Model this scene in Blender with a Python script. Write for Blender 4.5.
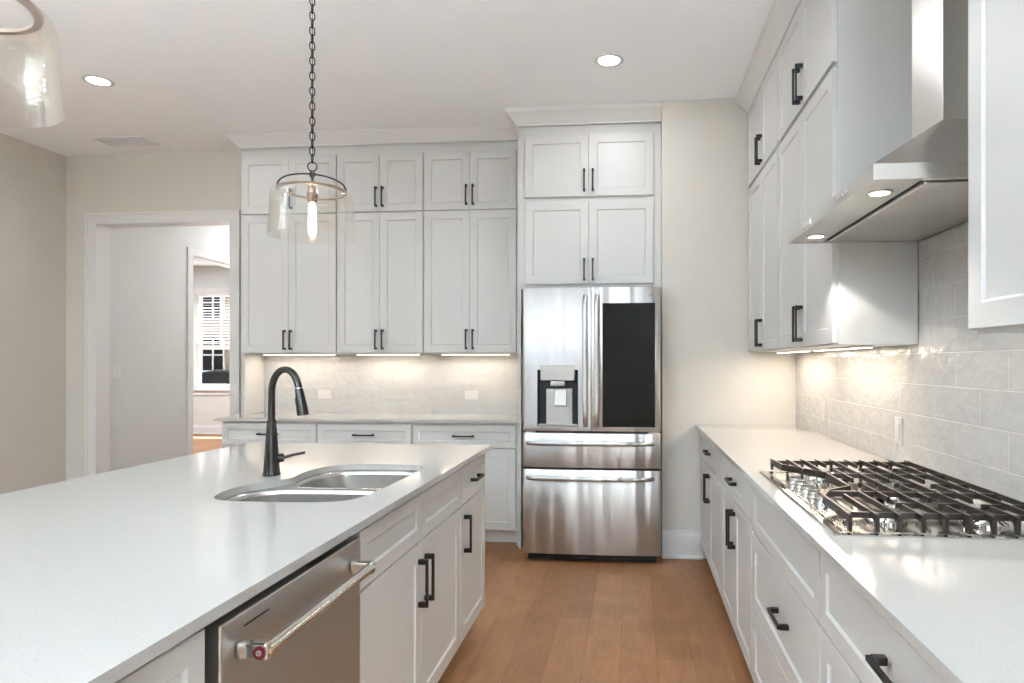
import bpy, bmesh, math, random
from mathutils import Vector, Matrix
random.seed(7)
C = bpy.context.scene.collection
for o in list(bpy.data.objects): bpy.data.objects.remove(o)
PI = math.pi
# ------------------------------------------------------------------ camera, world, sun, daylight, exposure
F_PX, CX, CY, EYE = 650.0, 571.0, 362.3, 1.325
cd = bpy.data.cameras.new('camera'); cam = bpy.data.objects.new('camera', cd); C.objects.link(cam)
cam.location = (0, 0, EYE); cam.rotation_euler = (PI/2, 0, math.atan(0.0932))
cd.sensor_width = 36; cd.lens = F_PX*36/1024
cd.shift_x = -(CX-512)/1024; cd.shift_y = (CY-341.5)/1024
cd.clip_start = 0.02; cd.clip_end = 200
bpy.context.scene.camera = cam

w = bpy.data.worlds.new('world'); bpy.context.scene.world = w; w.use_nodes = True
bg = w.node_tree.nodes['Background']; bg.inputs[1].default_value = 1.0
# pale overcast sky above the horizon, brighter lower half added to lift the ceiling
_N = w.node_tree.nodes; _L = w.node_tree.links
_tc = _N.new('ShaderNodeTexCoord'); _sp = _N.new('ShaderNodeSeparateXYZ'); _L.new(_tc.outputs['Generated'], _sp.inputs[0])
_mr = _N.new('ShaderNodeMapRange'); _mr.inputs['From Min'].default_value = -0.06; _mr.inputs['From Max'].default_value = 0.06; _L.new(_sp.outputs['Z'], _mr.inputs['Value'])
_mx = _N.new('ShaderNodeMix'); _mx.data_type = 'RGBA'; _L.new(_mr.outputs[0], _mx.inputs[0])
_mx.inputs[6].default_value = (0.42, 0.46, 0.50, 1); _mx.inputs[7].default_value = (0.18, 0.21, 0.25, 1); _L.new(_mx.outputs[2], bg.inputs[0])

def lamp(name, kind, loc, rot, energy, color=(1, 1, 1), size=None, size_y=None, spread=None, parent=None):
    d = bpy.data.lights.new(name, kind); d.energy = energy; d.color = color
    if kind == 'AREA':
        d.shape = 'RECTANGLE' if size_y else 'DISK'; d.size = size
        if size_y: d.size_y = size_y
        if spread: d.spread = spread
    elif kind == 'SUN': d.angle = 0.009
    elif size is not None: d.shadow_soft_size = size
    o = bpy.data.objects.new(name, d); C.objects.link(o); o.location = loc; o.rotation_euler = rot
    if parent: o.parent = parent; o.location = Vector(loc)-parent.location
    return o
# the sun stands high beyond the far room's window
lamp('sun', 'SUN', (-6, 14, 12), (math.radians(-25), 0, math.radians(2)), 70.0, (0.96, 0.97, 1.0))
# sky portals in the window openings; hall end and far room side ones are added
def portal(loc, rot, sx, sy):
    o = lamp('sky_portal', 'AREA', loc, rot, 1, (1, 1, 1), sx, sy); o.data.cycles.is_portal = True
portal((-2.6, -4.62, 1.55), (-PI/2, 0, PI), 3.3, 2.5)
portal((-4.93, -2.0, 1.55), (0, -PI/2, 0), 2.5, 3.2)
portal((-11.95, 8.5, 1.55), (0, -PI/2, 0), 2.5, 5.0)
portal((-3.85, 9.57, 1.3), (-PI/2, 0, 0), 1.1, 2.4)
portal((-7.02, 11.45, 1.7), (-PI/2, 0, 0), 1.9, 1.8)
# added fill lamps behind the camera, bounced off the ceiling for even brightness
lamp('ceiling_bounce_fill', 'AREA', (-3.4, -3.4, 0.7), (PI-math.radians(26), 0, 0), 365, (0.80, 0.94, 1.04), 1.6, 1.0, spread=math.radians(100))
lamp('ceiling_bounce_fill', 'AREA', (0.62, -3.6, 0.7), (PI-math.radians(26), 0, 0), 250, (0.80, 0.94, 1.04), 1.0, 1.0, spread=math.radians(100))
cyc = bpy.context.scene.cycles; cyc.max_bounces = 16; cyc.diffuse_bounces = 10; cyc.glossy_bounces = 6; cyc.transparent_max_bounces = 24
vs = bpy.context.scene.view_settings
vs.view_transform = 'Standard'; vs.look = 'None'; vs.gamma = 1; vs.use_curve_mapping = False
vs.exposure = 0.74

# ------------------------------------------------------------------ materials
MATS = {}
def mat(name, col, rough=0.5, metal=0.0, noise=0.02, nscale=6.0, bump=0.0, bscale=80.0, stretch=None, coat=0.0, emit=None, estr=0.0, rvar=0.0, aniso=0.0):
    m = bpy.data.materials.new(name); m.use_nodes = True; nt = m.node_tree; N = nt.nodes; L = nt.links
    p = N['Principled BSDF']; p.inputs['Roughness'].default_value = rough; p.inputs['Metallic'].default_value = metal
    p.inputs['Coat Weight'].default_value = coat
    if aniso:
        p.inputs['Anisotropic'].default_value = aniso; p.inputs['Anisotropic Rotation'].default_value = 0.25
        tg = N.new('ShaderNodeTangent'); tg.direction_type = 'RADIAL'; tg.axis = 'Z'; L.new(tg.outputs[0], p.inputs['Tangent'])
    g = N.new('ShaderNodeNewGeometry')
    mp = N.new('ShaderNodeMapping'); L.new(g.outputs['Position'], mp.inputs['Vector'])
    if stretch: mp.inputs['Scale'].default_value = stretch
    n = N.new('ShaderNodeTexNoise'); n.inputs['Scale'].default_value = nscale; n.inputs['Detail'].default_value = 3
    L.new(mp.outputs[0], n.inputs['Vector'])
    r = N.new('ShaderNodeValToRGB')
    r.color_ramp.elements[0].position = 0.3; r.color_ramp.elements[1].position = 0.7
    r.color_ramp.elements[0].color = tuple(c*(1-noise) for c in col)+(1,)
    r.color_ramp.elements[1].color = tuple(min(1, c*(1+noise)) for c in col)+(1,)
    L.new(n.outputs['Fac'], r.inputs[0]); L.new(r.outputs[0], p.inputs['Base Color'])
    if rvar:
        mr = N.new('ShaderNodeMapRange'); mr.inputs['To Min'].default_value = rough-rvar; mr.inputs['To Max'].default_value = rough+rvar
        L.new(n.outputs['Fac'], mr.inputs['Value']); L.new(mr.outputs[0], p.inputs['Roughness'])
    if bump:
        n2 = N.new('ShaderNodeTexNoise'); n2.inputs['Scale'].default_value = bscale; L.new(mp.outputs[0], n2.inputs['Vector'])
        b = N.new('ShaderNodeBump'); b.inputs['Strength'].default_value = bump; b.inputs['Distance'].default_value = 0.01
        L.new(n2.outputs['Fac'], b.inputs['Height']); L.new(b.outputs[0], p.inputs['Normal'])
    if emit: p.inputs['Emission Color'].default_value = emit+(1,); p.inputs['Emission Strength'].default_value = estr
    MATS[name] = m; return m
M_cab = mat('cabinet_paint', (0.57, 0.575, 0.568), 0.38, noise=0.006)
M_wall = mat('wall_paint', (0.585, 0.565, 0.52), 0.75, noise=0.012, bump=0.03, bscale=300)
M_hall = mat('hall_paint', (0.60, 0.625, 0.62), 0.75, noise=0.01)
M_ceil = mat('ceiling_paint', (0.88, 0.905, 0.925), 0.85, noise=0.008)
M_trim = mat('trim_paint', (0.66, 0.665, 0.66), 0.35, noise=0.006)
M_steel = mat('brushed_steel', (0.54, 0.54, 0.54), 0.30, 1.0, 0.02, 3.0, stretch=(1, 1, 60), rvar=0.02, aniso=0.85)
def add_waves(m, scale, dist):
    N = m.node_tree.nodes; L = m.node_tree.links
    g = N.new('ShaderNodeNewGeometry'); mp = N.new('ShaderNodeMapping'); mp.inputs['Scale'].default_value = (scale, scale, scale*0.09); L.new(g.outputs['Position'], mp.inputs[0])
    n = N.new('ShaderNodeTexNoise'); n.inputs['Scale'].default_value = 1; n.inputs['Detail'].default_value = 1; L.new(mp.outputs[0], n.inputs['Vector'])
    b = N.new('ShaderNodeBump'); b.inputs['Strength'].default_value = 1.0; b.inputs['Distance'].default_value = dist; L.new(n.outputs['Fac'], b.inputs['Height'])
    L.new(b.outputs[0], N['Principled BSDF'].inputs['Normal'])
add_waves(M_steel, 9.0, 0.022)
M_steelv = mat('brushed_steel_dark', (0.50, 0.505, 0.50), 0.36, 1.0, 0.03, 4.0, stretch=(1, 1, 60), rvar=0.03, aniso=0.7)
M_hood = mat('hood_steel', (0.64, 0.62, 0.59), 0.30, 1.0, 0.012, 4.0, stretch=(1, 40, 1), rvar=0.01, aniso=0.5)
M_sink = mat('satin_sink_steel', (0.60, 0.59, 0.575), 0.27, 1.0, 0.03, 5.0, stretch=(30, 1, 1))
M_chrome = mat('polished_steel', (0.72, 0.71, 0.69), 0.12, 1.0, 0.02)
M_black = mat('black_metal', (0.008, 0.007, 0.007), 0.42, 0.0, 0.1)
M_bronze = mat('dark_bronze', (0.010, 0.008, 0.007), 0.25, 0.0, 0.1)
M_socket = mat('aged_nickel', (0.42, 0.33, 0.27), 0.35, 1.0, 0.05)
M_iron = mat('cast_iron', (0.035, 0.028, 0.023), 0.30, 0.4, 0.1, 30, bump=0.1, bscale=200)
M_dark = mat('dark_void', (0.008, 0.008, 0.008), 0.6)
M_case = mat('appliance_case_grey', (0.10, 0.10, 0.10), 0.5)
M_glassblk = mat('black_tinted_glass', (0.006, 0.006, 0.006), 0.04, 0.0, 0.05)
M_glassblk.node_tree.nodes['Principled BSDF'].inputs['IOR'].default_value = 1.22
M_plas = mat('light_grey_plastic', (0.55, 0.55, 0.54), 0.35)
M_silv = mat('silver_plastic', (0.50, 0.50, 0.49), 0.38, 0.5)
M_plate = mat('white_plastic', (0.52, 0.515, 0.50), 0.35)
M_red = mat('red_enamel', (0.10, 0.006, 0.008), 0.3)
M_blind = mat('blind_slat', (0.78, 0.76, 0.72), 0.5)
M_vent = mat('vent_paint', (0.74, 0.74, 0.73), 0.6)
M_lens = mat('lamp_lens', (0.9, 0.9, 0.88), 0.5, emit=(1.0, 0.93, 0.82), estr=9.0)
M_strip = mat('warm_light_strip', (0.9, 0.88, 0.84), 0.5, emit=(1.0, 0.86, 0.70), estr=3.0)
M_bulb = mat('lit_bulb', (1, 0.9, 0.8), 0.3, emit=(1.0, 0.74, 0.50), estr=13.0)
M_brick = mat('tan_siding', (0.22, 0.17, 0.13), 0.8, noise=0.2, nscale=3)
M_hwhite = mat('house_trim', (0.5, 0.5, 0.49), 0.6)
M_car = mat('dark_car_paint', (0.012, 0.013, 0.016), 0.12, 0.2, coat=1.0)
M_tyre = mat('tyre_rubber', (0.015, 0.015, 0.015), 0.8)
M_drive = mat('driveway_concrete', (0.30, 0.29, 0.28), 0.9, noise=0.1)

def thin_glass(name, tint, spec=0.9):
    m = bpy.data.materials.new(name); m.use_nodes = True; nt = m.node_tree; N = nt.nodes; L = nt.links
    N.remove(N['Principled BSDF']); out = N['Material Output']
    t = N.new('ShaderNodeBsdfTransparent'); t.inputs[0].default_value = tint+(1,)
    g = N.new('ShaderNodeBsdfGlossy'); g.inputs['Roughness'].default_value = 0.03; g.inputs[0].default_value = (1, 1, 1, 1)
    lw = N.new('ShaderNodeFresnel'); lw.inputs['IOR'].default_value = 1.5
    n = N.new('ShaderNodeTexNoise'); n.inputs['Scale'].default_value = 14
    b = N.new('ShaderNodeBump'); b.inputs['Strength'].default_value = 0.05; b.inputs['Distance'].default_value = 0.01
    L.new(n.outputs['Fac'], b.inputs['Height']); L.new(b.outputs[0], g.inputs['Normal'])
    mx = N.new('ShaderNodeMath'); mx.operation = 'MULTIPLY'; mx.inputs[1].default_value = spec
    L.new(lw.outputs[0], mx.inputs[0])
    s = N.new('ShaderNodeMixShader'); L.new(mx.outputs[0], s.inputs[0]); L.new(t.outputs[0], s.inputs[1]); L.new(g.outputs[0], s.inputs[2])
    L.new(s.outputs[0], out.inputs[0]); return m
M_glass = thin_glass('clear_shade_glass', (0.98, 0.975, 0.96), 0.33)
M_pane = thin_glass('window_glass', (0.96, 0.97, 0.97), 0.6)

def quartz():
    m = mat('white_quartz', (0.79, 0.775, 0.745), 0.10, noise=0.0, coat=0.0)
    N = m.node_tree.nodes; L = m.node_tree.links; p = N['Principled BSDF']
    g = N.new('ShaderNodeNewGeometry'); n = N.new('ShaderNodeTexNoise'); n.inputs['Scale'].default_value = 260; n.inputs['Detail'].default_value = 2
    L.new(g.outputs['Position'], n.inputs['Vector'])
    r = N.new('ShaderNodeValToRGB'); e = r.color_ramp.elements
    e[0].position = 0.32; e[0].color = (0.40, 0.393, 0.38, 1); e[1].position = 0.45; e[1].color = (0.435, 0.428, 0.415, 1)
    x = e.new(0.70); x.color = (0.455, 0.448, 0.435, 1)
    L.new(n.outputs['Fac'], r.inputs[0]); L.new(r.outputs[0], p.inputs['Base Color'])
    return m
M_quartz = quartz()

def tile(name, axis):           # handmade glazed 12x4 tile, brick bond, in world space
    m = bpy.data.materials.new(name); m.use_nodes = True; nt = m.node_tree; N = nt.nodes; L = nt.links; p = N['Principled BSDF']
    g = N.new('ShaderNodeNewGeometry'); s = N.new('ShaderNodeSeparateXYZ'); L.new(g.outputs['Position'], s.inputs[0])
    cb = N.new('ShaderNodeCombineXYZ')
    ax = N.new('ShaderNodeMath'); ax.operation = 'ADD'; ax.inputs[1].default_value = (20*0.31-2.304 if axis == 'Y' else 20*0.31+0.85)
    L.new(s.outputs[axis], ax.inputs[0]); L.new(ax.outputs[0], cb.inputs[0])
    az = N.new('ShaderNodeMath'); az.operation = 'ADD'; az.inputs[1].default_value = -0.888
    L.new(s.outputs['Z'], az.inputs[0]); L.new(az.outputs[0], cb.inputs[1])
    b = N.new('ShaderNodeTexBrick'); L.new(cb.outputs[0], b.inputs['Vector'])
    b.inputs['Scale'].default_value = 1; b.inputs['Brick Width'].default_value = 0.31; b.inputs['Row Height'].default_value = 0.118
    b.inputs['Mortar Size'].default_value = 0.0022; b.inputs['Mortar Smooth'].default_value = 0.4; b.offset = 0.5
    b.inputs['Color1'].default_value = (0.46, 0.457, 0.446, 1); b.inputs['Color2'].default_value = (0.485, 0.48, 0.47, 1); b.inputs['Mortar'].default_value = (0.60, 0.595, 0.58, 1) if axis == 'Y' else (0.50, 0.495, 0.48, 1)
    n = N.new('ShaderNodeTexNoise'); n.inputs['Scale'].default_value = 9; n.inputs['Detail'].default_value = 4; L.new(cb.outputs[0], n.inputs['Vector'])
    mix = N.new('ShaderNodeMix'); mix.data_type = 'RGBA'; mix.blend_type = 'MULTIPLY'; mix.inputs[0].default_value = 0.16
    L.new(b.outputs['Color'], mix.inputs[6]); L.new(n.outputs['Fac'], mix.inputs[7]); L.new(mix.outputs[2], p.inputs['Base Color'])
    p.inputs['Roughness'].default_value = 0.16
    n2 = N.new('ShaderNodeTexNoise'); n2.inputs['Scale'].default_value = 16; L.new(cb.outputs[0], n2.inputs['Vector'])
    b1 = N.new('ShaderNodeBump'); b1.inputs['Strength'].default_value = 0.6; b1.inputs['Distance'].default_value = 0.012; L.new(n2.outputs['Fac'], b1.inputs['Height'])
    b2 = N.new('ShaderNodeBump'); b2.invert = True; b2.inputs['Strength'].default_value = 0.7; b2.inputs['Distance'].default_value = 0.003
    L.new(b.outputs['Fac'], b2.inputs['Height']); L.new(b1.outputs[0], b2.inputs['Normal']); L.new(b2.outputs[0], p.inputs['Normal'])
    return m
M_tileY = tile('glazed_tile_side', 'Y'); M_tileX = tile('glazed_tile_back', 'X')

def wood():
    m = bpy.data.materials.new('wood_planks'); m.use_nodes = True; nt = m.node_tree; N = nt.nodes; L = nt.links; p = N['Principled BSDF']
    g = N.new('ShaderNodeNewGeometry'); s = N.new('ShaderNodeSeparateXYZ'); L.new(g.outputs['Position'], s.inputs[0])
    cb = N.new('ShaderNodeCombineXYZ')
    a1 = N.new('ShaderNodeMath'); a1.operation = 'ADD'; a1.inputs[1].default_value = 30; L.new(s.outputs['Y'], a1.inputs[0])
    a2 = N.new('ShaderNodeMath'); a2.operation = 'ADD'; a2.inputs[1].default_value = 30.02; L.new(s.outputs['X'], a2.inputs[0])
    L.new(a1.outputs[0], cb.inputs[0]); L.new(a2.outputs[0], cb.inputs[1])
    b = N.new('ShaderNodeTexBrick'); L.new(cb.outputs[0], b.inputs['Vector']); b.offset = 0.37; b.offset_frequency = 2
    b.inputs['Scale'].default_value = 1; b.inputs['Brick Width'].default_value = 1.15; b.inputs['Row Height'].default_value = 0.162
    b.inputs['Mortar Size'].default_value = 0.0012; b.inputs['Mortar Smooth'].default_value = 0.2
    b.inputs['Color1'].default_value = (0.29, 0.135, 0.056, 1); b.inputs['Color2'].default_value = (0.355, 0.176, 0.078, 1); b.inputs['Mortar'].default_value = (0.17, 0.09, 0.045, 1)
    mp = N.new('ShaderNodeMapping'); mp.inputs['Scale'].default_value = (2.2, 14, 1); L.new(cb.outputs[0], mp.inputs[0])
    n = N.new('ShaderNodeTexNoise'); n.inputs['Scale'].default_value = 2.0; n.inputs['Detail'].default_value = 6; n.inputs['Roughness'].default_value = 0.65; n.inputs['Distortion'].default_value = 1.2
    L.new(mp.outputs[0], n.inputs['Vector'])
    r = N.new('ShaderNodeValToRGB'); r.color_ramp.elements[0].position = 0.25; r.color_ramp.elements[0].color = (0.72, 0.72, 0.72, 1); r.color_ramp.elements[1].position = 0.75; r.color_ramp.elements[1].color = (1.18, 1.18, 1.18, 1)
    L.new(n.outputs['Fac'], r.inputs[0])
    n3 = N.new('ShaderNodeTexNoise'); n3.inputs['Scale'].default_value = 5; L.new(cb.outputs[0], n3.inputs['Vector'])
    r3 = N.new('ShaderNodeValToRGB'); r3.color_ramp.elements[0].position = 0.3; r3.color_ramp.elements[0].color = (0.82, 0.82, 0.82, 1); r3.color_ramp.elements[1].position = 0.7; r3.color_ramp.elements[1].color = (1.1, 1.1, 1.1, 1)
    L.new(n3.outputs['Fac'], r3.inputs[0])
    mx = N.new('ShaderNodeMix'); mx.data_type = 'RGBA'; mx.blend_type = 'MULTIPLY'; mx.inputs[0].default_value = 0.8; L.new(b.outputs['Color'], mx.inputs[6]); L.new(r.outputs[0], mx.inputs[7])
    mx2 = N.new('ShaderNodeMix'); mx2.data_type = 'RGBA'; mx2.blend_type = 'MULTIPLY'; mx2.inputs[0].default_value = 0.8; L.new(mx.outputs[2], mx2.inputs[6]); L.new(r3.outputs[0], mx2.inputs[7])
    L.new(mx2.outputs[2], p.inputs['Base Color']); p.inputs['Roughness'].default_value = 0.5
    bp = N.new('ShaderNodeBump'); bp.invert = True; bp.inputs['Strength'].default_value = 0.4; bp.inputs['Distance'].default_value = 0.002; L.new(b.outputs['Fac'], bp.inputs['Height']); L.new(bp.outputs[0], p.inputs['Normal'])
    return m
M_wood = wood()

# ------------------------------------------------------------------ mesh helpers (world coordinates)
def box(b, x0, x1, y0, y1, z0, z1):
    if x0 > x1: x0, x1 = x1, x0
    if y0 > y1: y0, y1 = y1, y0
    v = [b.verts.new((x, y, z)) for x in (x0, x1) for y in (y0, y1) for z in (z0, z1)]
    for f in ((0, 1, 3, 2), (4, 6, 7, 5), (0, 4, 5, 1), (2, 3, 7, 6), (0, 2, 6, 4), (1, 5, 7, 3)): b.faces.new([v[i] for i in f])
def prism(b, pts, axis, a0, a1):        # polygon in the two other axes, extruded along axis
    def P(p, a):
        return {'X': (a, p[0], p[1]), 'Y': (p[0], a, p[1]), 'Z': (p[0], p[1], a)}[axis]
    lo = [b.verts.new(P(p, a0)) for p in pts]; hi = [b.verts.new(P(p, a1)) for p in pts]; n = len(pts)
    b.faces.new(lo); b.faces.new(hi[::-1])
    for i in range(n): b.faces.new((lo[i], hi[i], hi[(i+1) % n], lo[(i+1) % n]))
def tube(b, pts, r, seg=12, ry=None, closed=False, rot=0.0, up=None):
    pts = [Vector(p) for p in pts]; n = len(pts); rings = []
    rs = r if isinstance(r, (list, tuple)) else [r]*n
    t0 = (pts[1]-pts[0]).normalized()
    ref = Vector(up) if up else (Vector((0, 0, 1)) if abs(t0.z) < 0.9 else Vector((1, 0, 0)))
    nrm = (ref-t0*ref.dot(t0)).normalized()
    for i, p in enumerate(pts):
        if closed: t = (pts[(i+1) % n]-pts[i-1]).normalized()
        elif i == 0: t = t0
        elif i == n-1: t = (pts[-1]-pts[-2]).normalized()
        else: t = ((pts[i+1]-p).normalized()+(p-pts[i-1]).normalized()).normalized()
        nrm = (nrm-t*nrm.dot(t)).normalized(); bn = t.cross(nrm)
        ra = rs[i]; rb = ry if ry is not None else ra
        rings.append([b.verts.new(p+nrm*math.cos(rot+2*PI*k/seg)*ra+bn*math.sin(rot+2*PI*k/seg)*rb) for k in range(seg)])
    m = n if closed else n-1
    for i in range(m):
        A, B_ = rings[i], rings[(i+1) % n]
        for k in range(seg): b.faces.new((A[k], A[(k+1) % seg], B_[(k+1) % seg], B_[k]))
    if not closed: b.faces.new(rings[0][::-1]); b.faces.new(rings[-1])
def lathe(b, prof, cx, cy, seg=40, cap=True):   # prof: list of (r, z)
    rings = []
    for r, z in prof:
        if r < 1e-6: rings.append([b.verts.new((cx, cy, z))])
        else: rings.append([b.verts.new((cx+r*math.cos(2*PI*k/seg), cy+r*math.sin(2*PI*k/seg), z)) for k in range(seg)])
    for A, B_ in zip(rings, rings[1:]):
        for k in range(seg):
            a0, a1 = A[k % len(A)], A[(k+1) % len(A)]; b0, b1 = B_[k % len(B_)], B_[(k+1) % len(B_)]
            vs_ = []
            for v in (a0, a1, b1, b0):
                if v not in vs_: vs_.append(v)
            if len(vs_) > 2: b.faces.new(vs_)
    if cap:
        if len(rings[0]) > 1: b.faces.new(rings[0])
        if len(rings[-1]) > 1: b.faces.new(rings[-1])
def torus(b, c, R, r, axis='Z', sx=1.0, sz=1.0, seg=20, s2=8, ang=0.0):
    pts = []
    for k in range(seg):
        a = 2*PI*k/seg; p = (R*math.cos(a)*sx, R*math.sin(a)*sz)
        if axis == 'Z': q = Vector((p[0], p[1], 0))
        else: q = Vector((p[0]*math.cos(ang), p[0]*math.sin(ang), p[1]))
        pts.append(Vector(c)+q)
    tube(b, pts, r, s2, closed=True)
def nb(): return bmesh.new()
def setp(o, label=None, cat=None, group=None, kind=None):
    if label: o['label'] = label
    if cat: o['category'] = cat
    if group: o['group'] = group
    if kind: o['kind'] = kind
    return o
def fin(name, b, m, parent=None, bevel=0.0, smooth=False, label=None, cat=None, group=None, kind=None, seg=2, ang=40, clean=True):
    if clean: bmesh.ops.remove_doubles(b, verts=b.verts, dist=1e-6)
    bmesh.ops.recalc_face_normals(b, faces=b.faces)
    root = parent
    org = Vector((0, 0, 0))
    while root is not None: org += root.location; root = root.parent
    if parent is None:
        xs = [v.co for v in b.verts]; lo = Vector((min(v.x for v in xs), min(v.y for v in xs), min(v.z for v in xs))); hi = Vector((max(v.x for v in xs), max(v.y for v in xs), max(v.z for v in xs)))
        org = Vector(((lo.x+hi.x)/2, (lo.y+hi.y)/2, lo.z))
    for v in b.verts: v.co -= org
    me = bpy.data.meshes.new(name)
    if smooth:
        for f in b.faces: f.smooth = True
    b.to_mesh(me); b.free(); me.materials.append(m)
    o = bpy.data.objects.new(name, me); C.objects.link(o)
    if parent is None: o.location = org
    else: o.parent = parent
    if smooth:
        try: me.set_sharp_from_angle(angle=math.radians(ang))
        except Exception: pass
    if bevel:
        md = o.modifiers.new('bevel', 'BEVEL'); md.width = bevel; md.segments = seg; md.limit_method = 'ANGLE'; md.angle_limit = math.radians(35)
    return setp(o, label, cat, group, kind)
def thing(name, label, cat, loc, group=None):
    o = bpy.data.objects.new(name, None); C.objects.link(o); o.location = loc; o.empty_display_size = 0.1
    return setp(o, label, cat, group)
def bx(name, d, m, parent=None, bevel=0.0, **k):
    b = nb(); box(b, *d); return fin(name, b, m, parent, bevel, **k)

# ------------------------------------------------------------------ cabinet fronts
# a plane maps (u, v, n) to the world: u along the run, v up, n out of the face
def plane_back(y): return lambda u, v, n: (u, y-n, v)
def plane_right(x): return lambda u, v, n: (x-n, u, v)
def plane_island(x): return lambda u, v, n: (x+n, u, v)
def pbox(b, P, u0, u1, v0, v1, n0, n1):
    a = P(u0, v0, n0); c = P(u1, v1, n1)
    box(b, min(a[0], c[0]), max(a[0], c[0]), min(a[1], c[1]), max(a[1], c[1]), min(a[2], c[2]), max(a[2], c[2]))
def shaker(name, P, u0, u1, v0, v1, parent, rail=0.057, t=0.02, m=None, rec=0.0065):
    b = nb(); e = 0.0015
    def ring(iu, n): return [b.verts.new(P(*q, n)) for q in ((u0+iu, v0+iu), (u1-iu, v0+iu), (u1-iu, v1-iu), (u0+iu, v1-iu))]
    rg = [ring(0, 0.0005), ring(0, t-e), ring(e, t), ring(rail, t), ring(rail+0.003, t-rec*0.55), ring(rail+0.006, t-rec), ]
    b.faces.new(rg[0])
    for A, B_ in zip(rg, rg[1:]):
        for k in range(4): b.faces.new((A[k], A[(k+1) % 4], B_[(k+1) % 4], B_[k]))
    b.faces.new(rg[-1])
    return fin(name, b, m or M_cab, parent)
def pull(P, uc, vc, L, vert, parent, n0=0.0205, m=None):
    b = nb(); h = 0.0055; out = 0.034
    if vert:
        pbox(b, P, uc-h, uc+h, vc-L/2, vc+L/2, n0+out-0.009, n0+out)
        for s in (-1, 1):
            c = vc+s*(L/2-0.009); pbox(b, P, uc-0.0075, uc+0.0075, c-0.0085, c+0.0085, n0, n0+out-0.0085)
    else:
        pbox(b, P, uc-L/2, uc+L/2, vc-h, vc+h, n0+out-0.009, n0+out)
        for s in (-1, 1):
            c = uc+s*(L/2-0.009); pbox(b, P, c-0.0085, c+0.0085, vc-0.0075, vc+0.0075, n0, n0+out-0.0085)
    return fin('handle', b, m or M_black, parent, 0.0012, clean=False)
G = 0.0012  # half reveal between fronts

def cabinet(name, label, P, u0, u1, z0, z1, depth, fronts, group=None, toe=False, cat='cabinet', body_z1=None):
    a = P(u0, z0, 0); c = P(u1, z0, -depth)
    loc = ((a[0]+c[0])/2, (a[1]+c[1])/2, 0 if toe else z0)
    t = thing(name, label, cat, loc, group)
    b = nb(); pbox(b, P, u0+0.0006, u1-0.0006, z0, body_z1 or z1, -depth, 0); fin('body', b, M_cab, t)
    if toe:
        b = nb(); pbox(b, P, u0+0.001, u1-0.001, 0.001, z0, -depth+0.02, -0.075); fin('toe_kick', b, M_cab, t)
    for f in fronts:
        kind, a0, a1, b0, b1 = f[:5]
        d = shaker(kind, P, a0+G, a1-G, b0+G, b1-G, t, rail=0.057 if (b1-b0) > 0.24 else 0.045)
        for h in f[5:]: pull(P, h[0], h[1], h[2], h[3], d)
    return t

# ------------------------------------------------------------------ room shell
CEIL = 3.10
def struct(name, d, m, bevel=0.0):
    return bx(name, d, m, bevel=bevel, kind='structure')
def wall_with_hole(name, axis, a0, a1, t0, t1, z0, z1, holes, m):
    """wall spanning a0..a1 along axis with thickness t0..t1; holes = (h0,h1,z0,z1)"""
    b = nb(); cuts = sorted(holes); cur = a0
    def seg(s, e, za, zb):
        if e-s > 1e-4 and zb-za > 1e-4:
            if axis == 'X': box(b, s, e, t0, t1, za, zb)
            else: box(b, t0, t1, s, e, za, zb)
    for h0, h1, ha, hb in cuts:
        seg(cur, h0, z0, z1); seg(h0, h1, z0, ha); seg(h0, h1, hb, z1); cur = h1
    seg(cur, a1, z0, z1)
    return fin(name, b, m, kind='structure', clean=False)
b = nb(); box(b, -12, 1.3, -4.8, 11.5, -0.1, 0); fin('floor', b, M_wood, kind='structure')
b = nb(); box(b, -12, 1.3, -4.8, 11.5, CEIL, CEIL+0.12); fin('ceiling', b, M_ceil, kind='structure')
DX0, DX1, DZ = -4.59, -3.35, 2.525
wall_with_hole('wall_back', 'X', -4.86, 0.205, 5.18, 5.30, 0, CEIL, [(DX0, DX1, 0, DZ)], M_wall)
struct('wall_fridge_side', (0.205, 1.25, 4.45, 5.30, 0, CEIL), M_wall)
struct('wall_right', (1.10, 1.25, -4.6, 4.45, 0, CEIL), M_wall)
wall_with_hole('wall_left', 'Y', -4.6, 5.18, -4.98, -4.86, 0, CEIL, [(-3.6, -0.4, 0.3, 2.8)], M_wall)
wall_with_hole('wall_rear', 'X', -5.07, 1.25, -4.72, -4.6, 0, CEIL, [(-4.2, -1.0, 0.3, 2.8)], M_wall)
# frames of the big windows behind the camera
def window_frame(name, axis, a0, a1, t, z0, z1, n):
    b = nb(); w_ = 0.07
    def seg(s, e, za, zb):
        if axis == 'X': box(b, s, e, t-0.03, t+0.03, za, zb)
        else: box(b, t-0.03, t+0.03, s, e, za, zb)
    seg(a0, a1, z0, z0+w_); seg(a0, a1, z1-w_, z1); mid = (z0+z1)/2
    for k in range(n+1):
        c = a0+(a1-a0)*k/n; seg(max(a0, c-w_/2), min(a1, c+w_/2), z0+w_, z1-w_)
    for k in range(n):
        seg(a0+(a1-a0)*k/n+w_/2, a0+(a1-a0)*(k+1)/n-w_/2, mid-0.03, mid+0.03)
    fin(name, b, M_trim, kind='structure', clean=False)
window_frame('window_2', 'X', -4.2, -1.0, -4.66, 0.3, 2.8, 3)
window_frame('window_3', 'Y', -3.6, -0.4, -4.92, 0.3, 2.8, 3)
window_frame('added_window_4', 'Y', 6.0, 11.0, -11.95, 0.3, 2.8, 4)  # unseen far room window, added to bring in more daylight
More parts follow.
